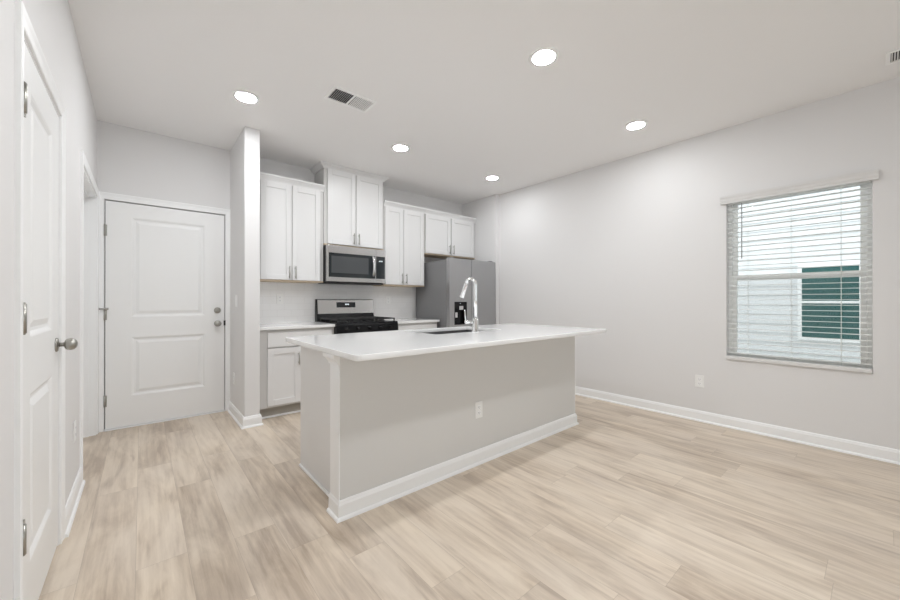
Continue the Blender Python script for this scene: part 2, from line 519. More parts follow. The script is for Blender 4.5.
for z in (1.784, 1.035, 0.265):
    hinge(dr, (DE[0]+0.003, YB-0.004, z), (0,-1,0), (1,0,0), 0.10)
# swing bar stop on the middle hinge
b = MB()
b.tube([(DE[0]-0.028, YB-0.028, 1.085), (DE[0]+0.022, YB-0.028, 1.085)], 0.006, 10)
b.lathe((DE[0]-0.033, YB-0.028, 1.085), (1,0,0), [(0,0.009),(0.008,0.009)], 10)
b.lathe((DE[0]+0.020, YB-0.028, 1.085), (1,0,0), [(0,0.009),(0.008,0.009)], 10)
b.tube([(DE[0]+0.003, YB-0.028, 1.085), (DE[0]+0.003, YB-0.012, 1.085)], 0.006, 8)
b.build('hinge_door_stop', M['nickel'], dr)
knob(dr, (0.601, YB-0.004, 0.922), (0,-1,0))
db = MB().lathe((0.599, YB-0.004, 1.058), (0,-1,0), [(0,0.031),(0.006,0.031),(0.012,0.026),(0.016,0.020),(0.017,0.001)]).build('deadbolt', M['nickel'], dr)
MB().box(0.594, 0.604, YB-0.036, YB-0.018, 1.043, 1.073).build('thumb_turn', M['nickel'], db, bevel=0.003)
MB().box(0.655, 0.672, YB-0.009, YB-0.004, 0.898, 0.950).build('strike_plate', M['gap'], dr)

# side door nearest the camera
dr = thing('door_1', (XL, sum(D1)/2, 0), 'white two panel door with oval knob on the left wall', 'door', kind='structure')
b = MB()
to = lambda u, v, d: (XL - 0.001 - d, u, v)
door_face(b, (D1[0]+0.005, D1[1]-0.005), (0.014, 2.024), [(1.938, 2.352, 1.030, 1.892), (1.938, 2.352, 0.236, 0.830)], to, 0.035)
b.build('door_slab', M['door'], dr)
b = MB()
casing(lambda u, v, p: (XL + p, u, v), (D1[0]-0.005, D1[1]+0.005), DHL+0.005, b)
b.build('door_casing', M['trim'], dr)
b = MB()
for a, c in ((D1[0], D1[0]+0.003), (D1[1]-0.003, D1[1])):
    b.box(XL-0.115, XL, a, c, 0, DHL)
b.box(XL-0.115, XL, *D1, DHL-0.004, DHL)
b.box(XL-0.09, XL-0.044, D1[0], D1[0]+0.012, 0, DHL); b.box(XL-0.09, XL-0.044, D1[1]-0.012, D1[1], 0, DHL); b.box(XL-0.09, XL-0.044, *D1, DHL-0.014, DHL)
b.box(XL-0.115, XL-0.105, *D1, 0, DHL)
b.build('door_jamb', M['trim'], dr)
for z in (1.812, 1.100, 0.388):
    hinge(dr, (XL+0.003, D1[0]+0.0025, z), (1,0,0), (0,1,0), 0.095, 0.045)
knob(dr, (XL-0.001, 2.442, 0.955), (1,0,0), egg=True)

# doorway in the corner
dr = thing('door_2', (XL, sum(D2)/2, 0), 'white cased doorway on the left wall beside the entry door', 'door', kind='structure')
b = MB()
casing(lambda u, v, p: (XL + p, u, v), (D2[0], D2[1]), DH, b)
b.build('door_casing', M['trim'], dr)
b = MB()
b.box(XL-0.115, XL-0.0005, D2[0], D2[0]+0.018, 0, DH); b.box(XL-0.115, XL-0.0005, D2[1]-0.018, D2[1], 0, DH); b.box(XL-0.115, XL-0.0005, *D2, DH-0.018, DH-0.0005)
b.box(XL-0.078, XL-0.045, D2[0]+0.018, D2[0]+0.03, 0, DH-0.018); b.box(XL-0.078, XL-0.045, D2[1]-0.03, D2[1]-0.018, 0, DH-0.018); b.box(XL-0.078, XL-0.045, D2[0]+0.018, D2[1]-0.018, DH-0.03, DH-0.018)
b.build('door_jamb', M['trim'], dr)
b = MB()
door_face(b, (D2[0]+0.021, D2[1]-0.021), (0.014, DH-0.021), [(3.52, 4.20, 1.052, 1.90), (3.52, 4.20, 0.235, 0.842)], lambda u, v, d: (XL-0.079-d, u, v), 0.035)
b.build('door_slab', M['door'], dr)
knob(dr, (XL-0.079, 3.43, 0.948), (1,0,0), egg=True)

# ------------------------------------------------------------------ window, blind and what is outside
wn = thing('window_1', (XR+0.1, (WY0+WY1)/2, WZ0), 'single hung white vinyl window in the right wall', 'window', kind='structure')
b = MB()
fx0, fx1 = XR+0.075, XR+0.145
fw = 0.028
b.box(fx0, fx1, WY0, WY0+fw, WZ0, WZ1); b.box(fx0, fx1, WY1-fw, WY1, WZ0, WZ1)
b.box(fx0, fx1, WY0+fw, WY1-fw, WZ0, WZ0+fw); b.box(fx0, fx1, WY0+fw, WY1-fw, WZ1-fw, WZ1)
b.build('window_frame', M['vinyl'], wn, bevel=0.003)
zm = 1.365
def sash(xa, xb, za, zb, name):
    b = MB(); r = 0.034
    b.box(xa, xb, WY0+fw, WY0+fw+r, za, zb); b.box(xa, xb, WY1-fw-r, WY1-fw, za, zb)
    b.box(xa, xb, WY0+fw+r, WY1-fw-r, za, za+r); b.box(xa, xb, WY0+fw+r, WY1-fw-r, zb-r, zb)
    s = b.build(name, M['vinyl'], wn, bevel=0.003)
    xm = (xa+xb)/2
    MB().box(xm-0.002, xm+0.002, WY0+fw+r-0.004, WY1-fw-r+0.004, za+r-0.004, zb-r+0.004).build('pane', M['glass'], s)
sash(fx0+0.036, fx0+0.062, zm-0.02, WZ1-fw, 'upper_sash')
sash(fx0+0.006, fx0+0.032, WZ0+fw, zm+0.02, 'lower_sash')
MB().box(fx1-0.006, fx1-0.005, WY0+fw, WY1-fw, WZ0+fw, zm).build('insect_screen', M['screen'], wn)
MB().box(XR+0.001, XR+0.075, WY0+0.0005, WY1-0.0005, WZ0-0.001, WZ0+0.006).build('window_sill', M['trim'], wn)

gd_ = thing('added_patio_door', ((GX0+GX1)/2, YF-0.06, 0), 'added glazed opening behind the camera that lets in daylight', 'door', kind='structure')  # unseen patio door added to fill the room with daylight
b = MB()
b.box(GX0, GX0+0.05, YF-0.10, YF-0.02, 0, GZ); b.box(GX1-0.05, GX1, YF-0.10, YF-0.02, 0, GZ)
b.box(GX0, GX1, YF-0.10, YF-0.02, 0, 0.05); b.box(GX0, GX1, YF-0.10, YF-0.02, GZ-0.05, GZ)
for xx in (GX0+1.067, GX0+2.133):
    b.box(xx-0.035, xx+0.035, YF-0.10, YF-0.02, 0.05, GZ-0.05)
b.build('door_frame', M['vinyl'], gd_)
for k in range(3):
    xa = GX0 + (0.05 if k == 0 else 1.067*k + 0.035); xb = GX0 + (1.067*(k+1) - 0.035 if k < 2 else 3.15)
    MB().box(xa, xb, YF-0.062, YF-0.058, 0.05, GZ-0.05).build('pane', M['glass'], gd_)
bl = thing('window_blind', (XR+0.02, (WY0+WY1)/2, WZ0), 'white horizontal slat blind lowered over the window with slats open', 'blind')
BX = XR + 0.034          # centre line of the slats
b = MB()
top, bot = 2.040, 0.684
NS = 32
rng = random.Random(3)
for k in range(NS):
    z = bot + (top-bot)*k/(NS-1)
    tilt = math.radians(0.5 + rng.uniform(-1.5, 1.5))
    dxs, dz = 0.025*math.cos(tilt), 0.025*math.sin(tilt)
    y0, y1 = WY0+0.006, WY1-0.006
    th = 0.0013
    crown = 0.0015
    pr = [(-dxs, dz), (0, crown), (dxs, -dz)]
    for (ax, az), (cx, cz) in zip(pr, pr[1:]):
        v = [b.bm.verts.new(p) for p in ((BX+ax,y0,z+az-th),(BX+cx,y0,z+cz-th),(BX+cx,y1,z+cz-th),(BX+ax,y1,z+az-th),
                                         (BX+ax,y0,z+az+th),(BX+cx,y0,z+cz+th),(BX+cx,y1,z+cz+th),(BX+ax,y1,z+az+th))]
        for q in ((0,3,2,1),(4,5,6,7),(0,1,5,4),(2,3,7,6),(3,0,4,7),(1,2,6,5)):
            b.bm.faces.new([v[i] for i in q])
b.build('slats', M['slatm'], bl)
MB().box(XR-0.020, BX+0.024, WY0+0.002, WY1-0.002, WZ0+0.009, WZ0+0.040).build('bottom_rail', M['valance'], bl, bevel=0.004)
MB().box(XR+0.004, XR+0.062, WY0+0.004, WY1-0.004, 2.062, WZ1-0.003).build('head_rail', M['slatm'], bl)
# valance with an ogee face and short returns
VP = [(0,2.042), (0.012,2.042), (0.014,2.058), (0.020,2.070), (0.022,2.085), (0.028,2.098), (0.030,2.112), (0,2.112)]
b = MB()
b.sweep([(XR-0.012, 0.945), (XR-0.012, -0.002)][::-1], VP)
b.box(XR-0.012, XR-0.001, 0.930, 0.945, 2.044, 2.110); b.box(XR-0.012, XR-0.001, -0.002, 0.012, 2.044, 2.110)
b.build('valance', M['valance'], bl)
for yy in (0.755, 0.47, 0.187):
    b = MB()
    for xx in (BX-0.0262, BX+0.0262):
        b.box(xx-0.0008, xx+0.0008, yy-0.0012, yy+0.0012, WZ0+0.02, 2.05)
    b.build('ladder_cord', M['cord'], bl)
MB().tube([(BX-0.034, 0.792, 2.035), (BX-0.034, 0.792, 1.535)], 0.0042, 8).build('tilt_wand', M['wand'], bl)

# neighbouring house
NX = 7.5
nh = thing('neighbouring_house', (NX, 0.4, -0.5), 'white sided house wall with a dark window seen through the blind', 'house')
b = MB()
lap = 0.145
z = -0.5
hy0, hy1 = -4.5, 6.5
ny0, ny1, nz0, nz1 = 0.17, 0.735, 0.62, 1.65
prof_z = []
while z < 5.2:
    for (a, c) in ((hy0, hy1),):
        b.poly([(NX-0.018,a,z), (NX-0.018,c,z), (NX,c,z+lap), (NX,a,z+lap)])
        b.poly([(NX,a,z), (NX,c,z), (NX-0.018,c,z), (NX-0.018,a,z)])
    z += lap
b.box(NX+0.001, NX+0.2, hy0, hy1, -0.5, 5.2)
b.build('siding_wall', M['siding'], nh)
b = MB()
q = NX - 0.03
t = 0.045
b.box(q-0.02, NX, ny0-t, ny0, nz0-t, nz1+t); b.box(q-0.02, NX, ny1, ny1+t, nz0-t, nz1+t)
b.box(q-0.02, NX, ny0, ny1, nz0-t, nz0); b.box(q-0.02, NX, ny0, ny1, nz1, nz1+t)
b.box(q-0.012, NX, ny0, ny1, 1.118, 1.155)
f = b.build('house_window', M['ngrid'], nh, bevel=0.004)
MB().box(q-0.004, q, ny0, ny1, nz0, nz1).build('pane', M['nglass'], f)
MB().box(NX-0.3, NX+0.3, hy0-0.2, hy1+0.2, 5.2, 5.35).build('roof_eave', M['roof'], nh)
tag(MB().box(XR+0.15, 14, -8, 10, -0.55, -0.5).build('yard_ground', M['soil']), 'strip of ground between the two houses', 'ground', kind='structure')

# ------------------------------------------------------------------ cabinets
def shaker(b, x0, x1, z0, z1, y, stile=0.056, rec=0.009, th=0.02):
    """front at y, facing -Y, with a recessed flat panel"""
    b.box(x0, x0+stile, y, y+th, z0, z1); b.box(x1-stile, x1, y, y+th, z0, z1)
    b.box(x0+stile, x1-stile, y, y+th, z0, z0+stile); b.box(x0+stile, x1-stile, y, y+th, z1-stile, z1)
    b.box(x0+stile-0.002, x1-stile+0.002, y+rec, y+th-0.002, z0+stile-0.002, z1-stile+0.002)

def bar_pull(parent, x, y, z0, z1):
    b = MB()
    b.tube([(x, y-0.028, z0), (x, y-0.028, z1)], 0.0055, 10)
    for z in (z0+0.02, z1-0.02):
        b.tube([(x, y, z), (x, y-0.028, z)], 0.0045, 8)
    return b.build('handle', M['nickel'], parent)

UY = 4.145                       # face frame plane of the wall cabinets
CROWN = [(0,0), (0.012,0), (0.014,0.014), (0.020,0.026), (0.034,0.046), (0.042,0.056), (0.042,0.072), (0,0.072)]
CROWN_BIG = [(0,0), (0.012,0), (0.014,0.012), (0.026,0.026), (0.044,0.038), (0.054,0.048), (0.054,0.056), (0,0.056)]
def wall_cabinet(x0, x1, z0, z1, doors, crown, path, label, pulls_up=True):
    t = thing('wall_cabinet', ((x0+x1)/2, (UY+YB)/2, z0), label, 'cabinet', 'white shaker wall cabinets')
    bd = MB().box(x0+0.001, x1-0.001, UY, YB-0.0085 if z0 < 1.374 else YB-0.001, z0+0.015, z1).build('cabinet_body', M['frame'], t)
    MB().box(x0+0.002, x1-0.002, UY-0.004, YB-0.010, z0, z0+0.0145).build('underside', M['under'], t)
    for i, (a, c) in enumerate(doors):
        b = MB(); shaker(b, a, c, z0+0.017, z1-0.012, UY-0.021)
        d = b.build('cabinet_door', M['cab'], t, bevel=0.002)
        px = c-0.028 if i == 0 else a+0.028
        bar_pull(d, px, UY-0.021, z0+0.03, z0+0.165)
    zz = crown
    prof = CROWN if z1 < 2.6 else CROWN_BIG
    b = MB()
    b.sweep(path, [(d, z + zz) for d, z in prof])
    b.build('crown_molding', M['cab'], t)
    return t

# sweep offset is to the LEFT of the path, so paths run right to left along the fronts
wall_cabinet(0.843, 1.598, 1.366, 2.420, [(0.935, 1.243), (1.251, 1.557)], 2.410,
             [(1.598, UY), (0.843, UY)], 'white two door wall cabinet between the narrow wall end and the microwave')
wall_cabinet(1.602, 2.384, 1.806, 2.703, [(1.642, 1.990), (2.000, 2.362)], 2.690,
             [(2.384, YB-0.002), (2.384, UY), (1.602, UY), (1.602, YB-0.002)], 'tall raised white cabinet above the microwave reaching the ceiling')
wall_cabinet(2.386, 3.040, 1.354, 2.394, [(2.402, 2.680), (2.690, 3.016)], 2.382,
             [(3.040, UY), (2.386, UY)], 'long white two door wall cabinet between microwave and refrigerator')
wall_cabinet(3.042, 4.028, 1.817, 2.394, [(3.052, 3.512), (3.530, 3.992)], 2.382,
             [(4.028, UY), (3.042, UY)], 'short white two door cabinet over the refrigerator')

BY = 3.84
CT = 0.904                        # countertop height
def base_cabinet(x0, x1, doors, label):
    t = thing('base_cabinet', ((x0+x1)/2, (BY+YB)/2, 0), label, 'cabinet', 'white shaker base cabinets on the back wall')
    MB().box(x0, x1, BY, YB-0.001, 0.112, CT-0.031).build('cabinet_body', M['frame'], t)
    MB().box(x0, x1, BY+0.07, YB-0.001, 0, 0.112).build('toe_kick', M['toe'], t)
    MB().sweep([(x1, BY+0.07), (x0, BY+0.07)], [(0,0), (0.014,0), (0.012,0.009), (0.006,0.015), (0,0.016)]).build('shoe_molding', M['trim'], t)
    a, c = doors[0][0], doors[-1][1]
    b = MB(); b.box(a, c, BY-0.02, BY-0.001, 0.702, 0.842)
    b.build('drawer_front', M['cab'], t, bevel=0.003)
    for i, (a, c) in enumerate(doors):
        b = MB(); shaker(b, a, c, 0.132, 0.690, BY-0.021)
        d = b.build('cabinet_door', M['cab'], t, bevel=0.002)
        px = c-0.022 if i == 0 else a+0.022
        bar_pull(d, px, BY-0.021, 0.512, 0.640)
base_cabinet(0.843, 1.598, [(0.930, 1.240), (1.250, 1.570)], 'white base cabinet left of the range beside the narrow wall end')
base_cabinet(2.372, 3.030, [(2.395, 2.695), (2.705, 3.005)], 'white base cabinet between the range and the refrigerator')
tag(MB().box(0.8425, 1.599, BY-0.035, YB-0.009, CT-0.030, CT).build('countertop', M['quartz'], bevel=0.003),
    'white countertop left of the range', 'countertop', 'white countertops along the back wall')
tag(MB().box(2.371, 3.045, BY-0.035, YB-0.009, CT-0.030, CT).build('countertop', M['quartz'], bevel=0.003),
    'white countertop between range and refrigerator', 'countertop', 'white countertops along the back wall')

# ------------------------------------------------------------------ gas range
RX0, RX1 = 1.604, 2.366
rg = thing('gas_range', ((RX0+RX1)/2, 4.1, 0), 'stainless and black gas range with backguard and iron grates', 'range')
MB().box(RX0, RX1, 3.82, YB-0.012, 0.03, 0.885).build('range_body', M['black'], rg)
MB().box(RX0, RX1, 3.775, YB-0.10, 0.885, 0.912).build('cooktop', M['black'], rg, bevel=0.006)
# backguard: black housing with sloped stainless panel
gy = YB - 0.012
b = MB()
b.sweep([(RX1, gy), (RX0, gy)], [(0,0.90), (0.085,0.90), (0.060,0.995), (0.045,1.165), (0.030,1.176), (0,1.176)])
gd = b.build('backguard', M['black'], rg, bevel=0.003)
b = MB()
b.sweep([(RX1-0.006, gy), (RX0+0.012, gy)], [(0.058,0.998), (0.0655,0.998), (0.0505,1.163), (0.036,1.174), (0.034,1.168), (0.043,1.160)])
b.build('backguard_panel', M['steel'], gd)
b = MB()
b.sweep([(2.105, gy), (1.853, gy)], [(0.055,1.072), (0.0605,1.072), (0.0555,1.138), (0.050,1.138)])
b.build('control_display', M['glassdark'], gd)
b = MB()
for k, xx in enumerate((1.965, 1.978, 1.994, 2.007)):
    b.box(xx, xx+0.009, gy-0.0592, gy-0.0585, 1.104, 1.119)
b.build('clock_digits', M['display'], gd)
# grates, three cast iron sections
for gx0, gx1 in ((RX0+0.02, RX0+0.265), (RX0+0.27, RX1-0.27), (RX1-0.265, RX1-0.02)):
    b = MB()
    y0, y1 = 3.80, 4.32
    zt = 0.952
    for xx in (gx0, gx1-0.012):
        b.box(xx, xx+0.012, y0, y1, zt-0.014, zt)
    for yy in (y0, (y0+y1)/2-0.006, y1-0.012):
        b.box(gx0, gx1, yy, yy+0.012, zt-0.014, zt)
    xm = (gx0+gx1)/2
    b.box(xm-0.006, xm+0.006, y0, y1, zt-0.014, zt)
    for yy in (y0+0.13, y1-0.14):
        b.box(gx0, gx1, yy, yy+0.011, zt-0.012, zt)
    for xx in (gx0, gx1-0.014):
        for yy in (y0, y1-0.014):
            b.box(xx, xx+0.014, yy, yy+0.014, 0.911, zt-0.012)
    b.build('grate', M['iron'], rg, bevel=0.002)
for xx in (RX0+0.14, RX1-0.14, (RX0+RX1)/2):
    for yy in ((3.92, 4.19) if abs(xx-(RX0+RX1)/2) > 0.01 else (4.06,)):
        MB().lathe((xx, yy, 0.911), (0,0,1), [(0,0.048), (0.010,0.046), (0.012,0.034), (0.020,0.033), (0.021,0.001)]).build('burner', M['iron'], rg)
# front: black control fascia with knobs, oven door, drawer
b = MB()
b.sweep([(RX1+0.006, 3.82), (RX0-0.008, 3.82)], [(0,0.80), (0.060,0.80), (0.050,0.885), (0.040,0.908), (0,0.908)])
fs = b.build('control_fascia', M['black'], rg, bevel=0.003)
for k in range(5):
    xx = RX0 + 0.10 + k*(RX1-RX0-0.20)/4
    MB().lathe((xx, 3.768, 0.848), (0,-1,0.12), [(0,0.024), (0.006,0.024), (0.010,0.020), (0.034,0.017), (0.036,0.001)]).build('knob', M['black'], rg)
od = MB().box(RX0+0.004, RX1-0.004, 3.785, 3.82, 0.22, 0.795).build('oven_door', M['steel'], rg, bevel=0.004)
MB().box(RX0+0.12, RX1-0.12, 3.782, 3.786, 0.34, 0.66).build('oven_window', M['glassdark'], od)
b = MB(); b.tube([(RX0+0.05, 3.735, 0.745), (RX1-0.05, 3.735, 0.745)], 0.011, 12)
for xx in (RX0+0.07, RX1-0.07):
    b.tube([(xx, 3.785, 0.745), (xx, 3.735, 0.745)], 0.009, 8)
b.build('oven_handle', M['steel'], od)
MB().box(RX0+0.004, RX1-0.004, 3.79, 3.82, 0.06, 0.212).build('storage_drawer', M['steel'], rg, bevel=0.004)

# ------------------------------------------------------------------ microwave
mw = thing('microwave', (1.985, 4.25, 1.385), 'stainless over the range microwave with dark glass door', 'microwave')
mx0, mx1, mz0, mz1, my = 1.604, 2.368, 1.380, 1.796, 4.085
MB().box(mx0, mx1, my, YB-0.002, mz0, mz1).build('microwave_case', M['black'], mw)
MB().box(mx0+0.02, mx1-0.02, my+0.01, YB-0.06, mz0-0.018, mz0).build('underside_grille', M['iron'], mw)
sp = mx1 - 0.135                  # door / control panel split
b = MB()
fy = my - 0.030
b.box(mx0, mx0+0.022, fy, my, mz0, mz1); b.box(sp-0.012, sp-0.002, fy, my, mz0, mz1)
b.box(mx0+0.022, sp-0.012, fy, my, mz0, mz0+0.050); b.box(mx0+0.022, sp-0.012, fy, my, mz1-0.086, mz1)
d = b.build('microwave_door', M['steel'], mw, bevel=0.0015)
dgl = MB().box(mx0+0.020, sp-0.010, fy+0.003, my, mz0+0.048, mz1-0.084).build('door_glass', M['glassdark'], d)
MB().box(mx0+0.055, sp-0.105, fy+0.002, fy+0.004, mz0+0.100, mz1-0.120).build('window_mesh', M['mesh'], dgl)
b = MB(); hx = sp-0.050
b.tube([(hx, fy, mz0+0.075), (hx, fy-0.022, mz0+0.095), (hx, fy-0.036, mz0+0.16), (hx, fy-0.040, (mz0+mz1)/2), (hx, fy-0.036, mz1-0.18), (hx, fy-0.022, mz1-0.115), (hx, fy, mz1-0.095)],
       [0.013,0.016,0.017,0.017,0.017,0.016,0.013], 12)
b.build('door_handle', M['steel'], d)
b = MB()
b.box(sp, mx1, fy, my, mz0, mz0+0.050); b.box(sp, mx1, fy, my, mz1-0.086, mz1); b.box(mx1-0.012, mx1, fy, my, mz0+0.050, mz1-0.086)
cp = b.build('control_panel', M['steel'], mw, bevel=0.0015)
MB().box(sp, mx1-0.012, fy+0.002, my, mz0+0.050, mz1-0.086).build('keypad_glass', M['glassdark'], cp)
b = MB()
for k, xx in enumerate((sp+0.040, sp+0.052, sp+0.068, sp+0.080)):
    b.box(xx, xx+0.008, fy+0.001, fy+0.003, mz1-0.150, mz1-0.138)
b.build('clock_digits', M['display'], cp)

# ------------------------------------------------------------------ refrigerator
fr0, fr1, seam = 3.080, 3.965, 3.480
rf = thing('refrigerator', ((fr0+fr1)/2, 4.05, 0), 'grey stainless side by side refrigerator with black water dispenser', 'refrigerator')
MB().box(fr0+0.003, fr1-0.003, 3.712, YB-0.03, 0.02, 1.700).build('refrigerator_body', M['fside'], rf, bevel=0.004)
DYF, DYB = 3.640, 3.704
dx0, dx1, dz0, dz1 = 3.165, 3.388, 0.835, 1.142
b = MB()
b.box(fr0, dx0, DYF, DYB, 0.06, 1.722); b.box(dx1, seam-0.005, DYF, DYB, 0.06, 1.722)
b.box(dx0, dx1, DYF, DYB, 0.06, dz0); b.box(dx0, dx1, DYF, DYB, dz1, 1.722)
ld = b.build('freezer_door', M['dsteel'], rf)
MB().box(seam+0.004, fr1, DYF, DYB, 0.06, 1.722).build('fridge_door', M['dsteel'], rf, bevel=0.006)
MB().box(fr0+0.01, fr1-0.01, 3.69, 3.73, 0.0, 0.055).build('kick_grille', M['black'], rf)
MB().box(seam-0.005, seam+0.004, DYF+0.02, DYB, 0.07, 1.715).build('door_gasket', M['gap'], rf)
for xx in (fr0+0.04, fr1-0.10):
    MB().box(xx, xx+0.06, 3.66, 3.76, 1.700, 1.736).build('hinge_cover', M['fside'], rf, bevel=0.004)
# dispenser: bezel, cavity, control strip, paddle
b = MB()
b.box(dx0, dx1, DYB-0.006, DYB-0.001, dz0, dz1)
b.box(dx0, dx0+0.012, DYF-0.002, DYB-0.006, dz0, dz1); b.box(dx1-0.012, dx1, DYF-0.002, DYB-0.006, dz0, dz1)
b.box(dx0+0.012, dx1-0.012, DYF-0.002, DYB-0.006, dz0, dz0+0.016); b.box(dx0+0.012, dx1-0.012, DYF-0.002, DYB-0.006, dz1-0.095, dz1)
dp = b.build('water_dispenser', M['black'], ld)
MB().box(dx0+0.085, dx0+0.155, DYF-0.0035, DYF-0.0015, 1.005+0.03, 1.055+0.03).build('control_label', M['steel'], dp)
MB().box(dx0+0.028, dx0+0.075, DYF+0.020, DYF+0.030, 0.93, 1.00).build('paddle', M['steel'], dp, bevel=0.003)
MB().box(dx0+0.10, dx0+0.108, DYF-0.0030, DYF-0.0015, 1.115, 1.123).build('indicator', M['display'], dp)

# ------------------------------------------------------------------ island
IX0, IX1, IY0, IY1 = 0.802, 3.105, 1.846, 1.965
TX0, TX1, TY0, TY1 = 0.758, 3.165, 1.562, 2.668
il = thing('kitchen_island', ((IX0+IX1)/2, 2.2, 0), 'long grey kitchen island standing in the middle of the room', 'kitchen island')
zt = CT - 0.030
MB().box(IX0, IX1, IY0, IY1, 0, zt).build('half_wall', M['island'], il, bevel=0.004)
MB().box(IX0+0.050, IX0+0.066, IY1, 2.628, 0.0, zt).build('end_panel', M['panel'], il)
MB().box(IX1-0.058, IX1-0.040, IY1, 2.628, 0.0, zt).build('end_panel', M['panel'], il)
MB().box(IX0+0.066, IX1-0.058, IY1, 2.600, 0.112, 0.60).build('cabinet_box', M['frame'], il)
b = MB()
b.box(IX0+0.066, IX1-0.058, 2.628, 2.640, 0.60, zt); b.box(IX0+0.066, IX0+0.075, IY1, 2.628, 0.60, zt); b.box(IX1-0.075, IX1-0.058, IY1, 2.628, 0.60, zt)
b.build('cabinet_face_frame', M['frame'], il)
MB().box(IX0+0.066, IX1-0.058, IY1, 2.52, 0, 0.112).build('toe_kick', M['toe'], il)
for k in range(5):
    a = IX0+0.075 + k*(IX1-IX0-0.15)/5
    c = a + (IX1-IX0-0.15)/5 - 0.012
    b = MB()
    b.box(a, c, 2.641, 2.655, 0.70, 0.842)
    b.box(a, a+0.056, 2.641, 2.655, 0.132, 0.69); b.box(c-0.056, c, 2.641, 2.655, 0.132, 0.69)
    b.box(a+0.056, c-0.056, 2.641, 2.655, 0.132, 0.188); b.box(a+0.056, c-0.056, 2.641, 2.655, 0.634, 0.69)
    b.box(a+0.054, c-0.054, 2.642, 2.648, 0.186, 0.636)
    b.build('cabinet_door', M['cab'], il, bevel=0.002)
# baseboard round the half wall, shoe along the end panels
MB().sweep([(IX1, IY1), (IX1, IY0), (IX0, IY0), (IX0, IY1)][::-1], [(-d, z) for d, z in BP]).build('island_baseboard', M['trim'], il)
for xx, sg in ((IX0+0.050, -1), (IX1-0.040, 1)):
    MB().box(min(xx, xx+sg*0.013), max(xx, xx+sg*0.013), IY1, 2.628, 0, 0.017).build('shoe_molding', M['trim'], il, bevel=0.004)
# capital under the overhang: stepped trim wrapped round the half wall top
CAP = [(0, 0.812), (0.006,0.812), (0.008,0.824), (0.022,0.846), (0.030,0.853), (0.030,zt), (0,zt)]
for xx, sg in ((IX0, -1), (IX1, 1)):
    MB().box(min(xx, xx+sg*0.006), max(xx, xx+sg*0.006), IY0+0.001, IY1-0.001, 0.09, zt).build('end_board', M['trim'], il)
    pth = [(xx+sg*0.006, IY0-0.003), (xx+sg*0.006, IY1), (xx-sg*0.02, IY1)]
    MB().sweep(pth, [(sg*d if sg > 0 else d, z) for d, z in [(-q[0]*1.0 if sg > 0 else q[0], q[1]) for q in CAP]]).build('capital_trim', M['trim'], il)

# island countertop, rounded corners and a cutout for the sink
SX0, SX1, SY0, SY1 = 1.69, 2.42, 2.150, 2.605
def rrect(x0, x1, y0, y1, r, n=6):
    pts = []
    for cx, cy, a0 in ((x1-r,y1-r,0), (x0+r,y1-r,90), (x0+r,y0+r,180), (x1-r,y0+r,270)):
        for k in range(n+1):
            a = math.radians(a0 + 90*k/n)
            pts.append((cx + r*math.cos(a), cy + r*math.sin(a)))
    return pts
def slab(name, outer, holes, z0, z1, bev, material):
    cu = bpy.data.curves.new(name, 'CURVE')
    cu.dimensions = '2D'; cu.fill_mode = 'BOTH'
    cu.extrude = (z1-z0)/2 - bev; cu.bevel_depth = bev; cu.bevel_resolution = 2; cu.offset = -bev
    for pts in [outer] + holes:
        sp = cu.splines.new('POLY'); sp.points.add(len(pts)-1); sp.use_cyclic_u = True
        for q, p in zip(sp.points, pts):
            q.co = (p[0], p[1], 0, 1)
    tmp = bpy.data.objects.new(name, cu); C.objects.link(tmp)
    bpy.context.view_layer.update()
    me = bpy.data.meshes.new_from_object(tmp.evaluated_get(bpy.context.evaluated_depsgraph_get()))
    bpy.data.objects.remove(tmp); bpy.data.curves.remove(cu)
    o = bpy.data.objects.new(name, me); C.objects.link(o)
    cx = sum(p[0] for p in outer)/len(outer); cy = sum(p[1] for p in outer)/len(outer)
    for v in me.vertices:
        v.co.x -= cx; v.co.y -= cy; v.co.z += (z1-z0)/2
    o.location = (cx, cy, z0); WLOC[o.name] = Vector((cx, cy, z0))
    me.materials.clear(); me.materials.append(material)
    return o
o = slab('island_countertop', rrect(TX0, TX1, TY0, TY1, 0.028), [rrect(SX0, SX1, SY0, SY1, 0.02)[::-1]], zt, CT, 0.003, M['quartz'])
tag(o, 'long white glossy countertop overhanging the grey island', 'countertop')

# undermount sink
b = MB()
zb = 0.68
b.box(SX0-0.012, SX0, SY0-0.012, SY1+0.012, zb, zt-0.001) if False else None
wl = 0.002
ins = 0.004
b.box(SX0+ins-0.006, SX1-ins+0.006, SY0+ins-0.006, SY1-ins+0.006, zb-wl, zb)
for (a, c, e, f) in ((SX0-0.006, SX0-0.002, SY0-0.006, SY1+0.006), (SX1+0.002, SX1+0.006, SY0-0.006, SY1+0.006)):
    b.box(a, c, e, f, zb-wl, zt-0.001)
for (e, f) in ((SY0-0.006, SY0-0.002), (SY1+0.002, SY1+0.006)):
    b.box(SX0-0.006, SX1+0.006, e, f, zb-wl, zt-0.001)
sk = b.build('sink', M['steelsink'])
tag(sk, 'undermount steel sink set into the island countertop', 'sink')
MB().lathe(((SX0+SX1)/2, (SY0+SY1)/2, zb), (0,0,1), [(0,0.045), (0.003,0.044), (0.004,0.030), (0.001,0.028), (0.0012,0.001)]).build('drain', M['steel'], sk)

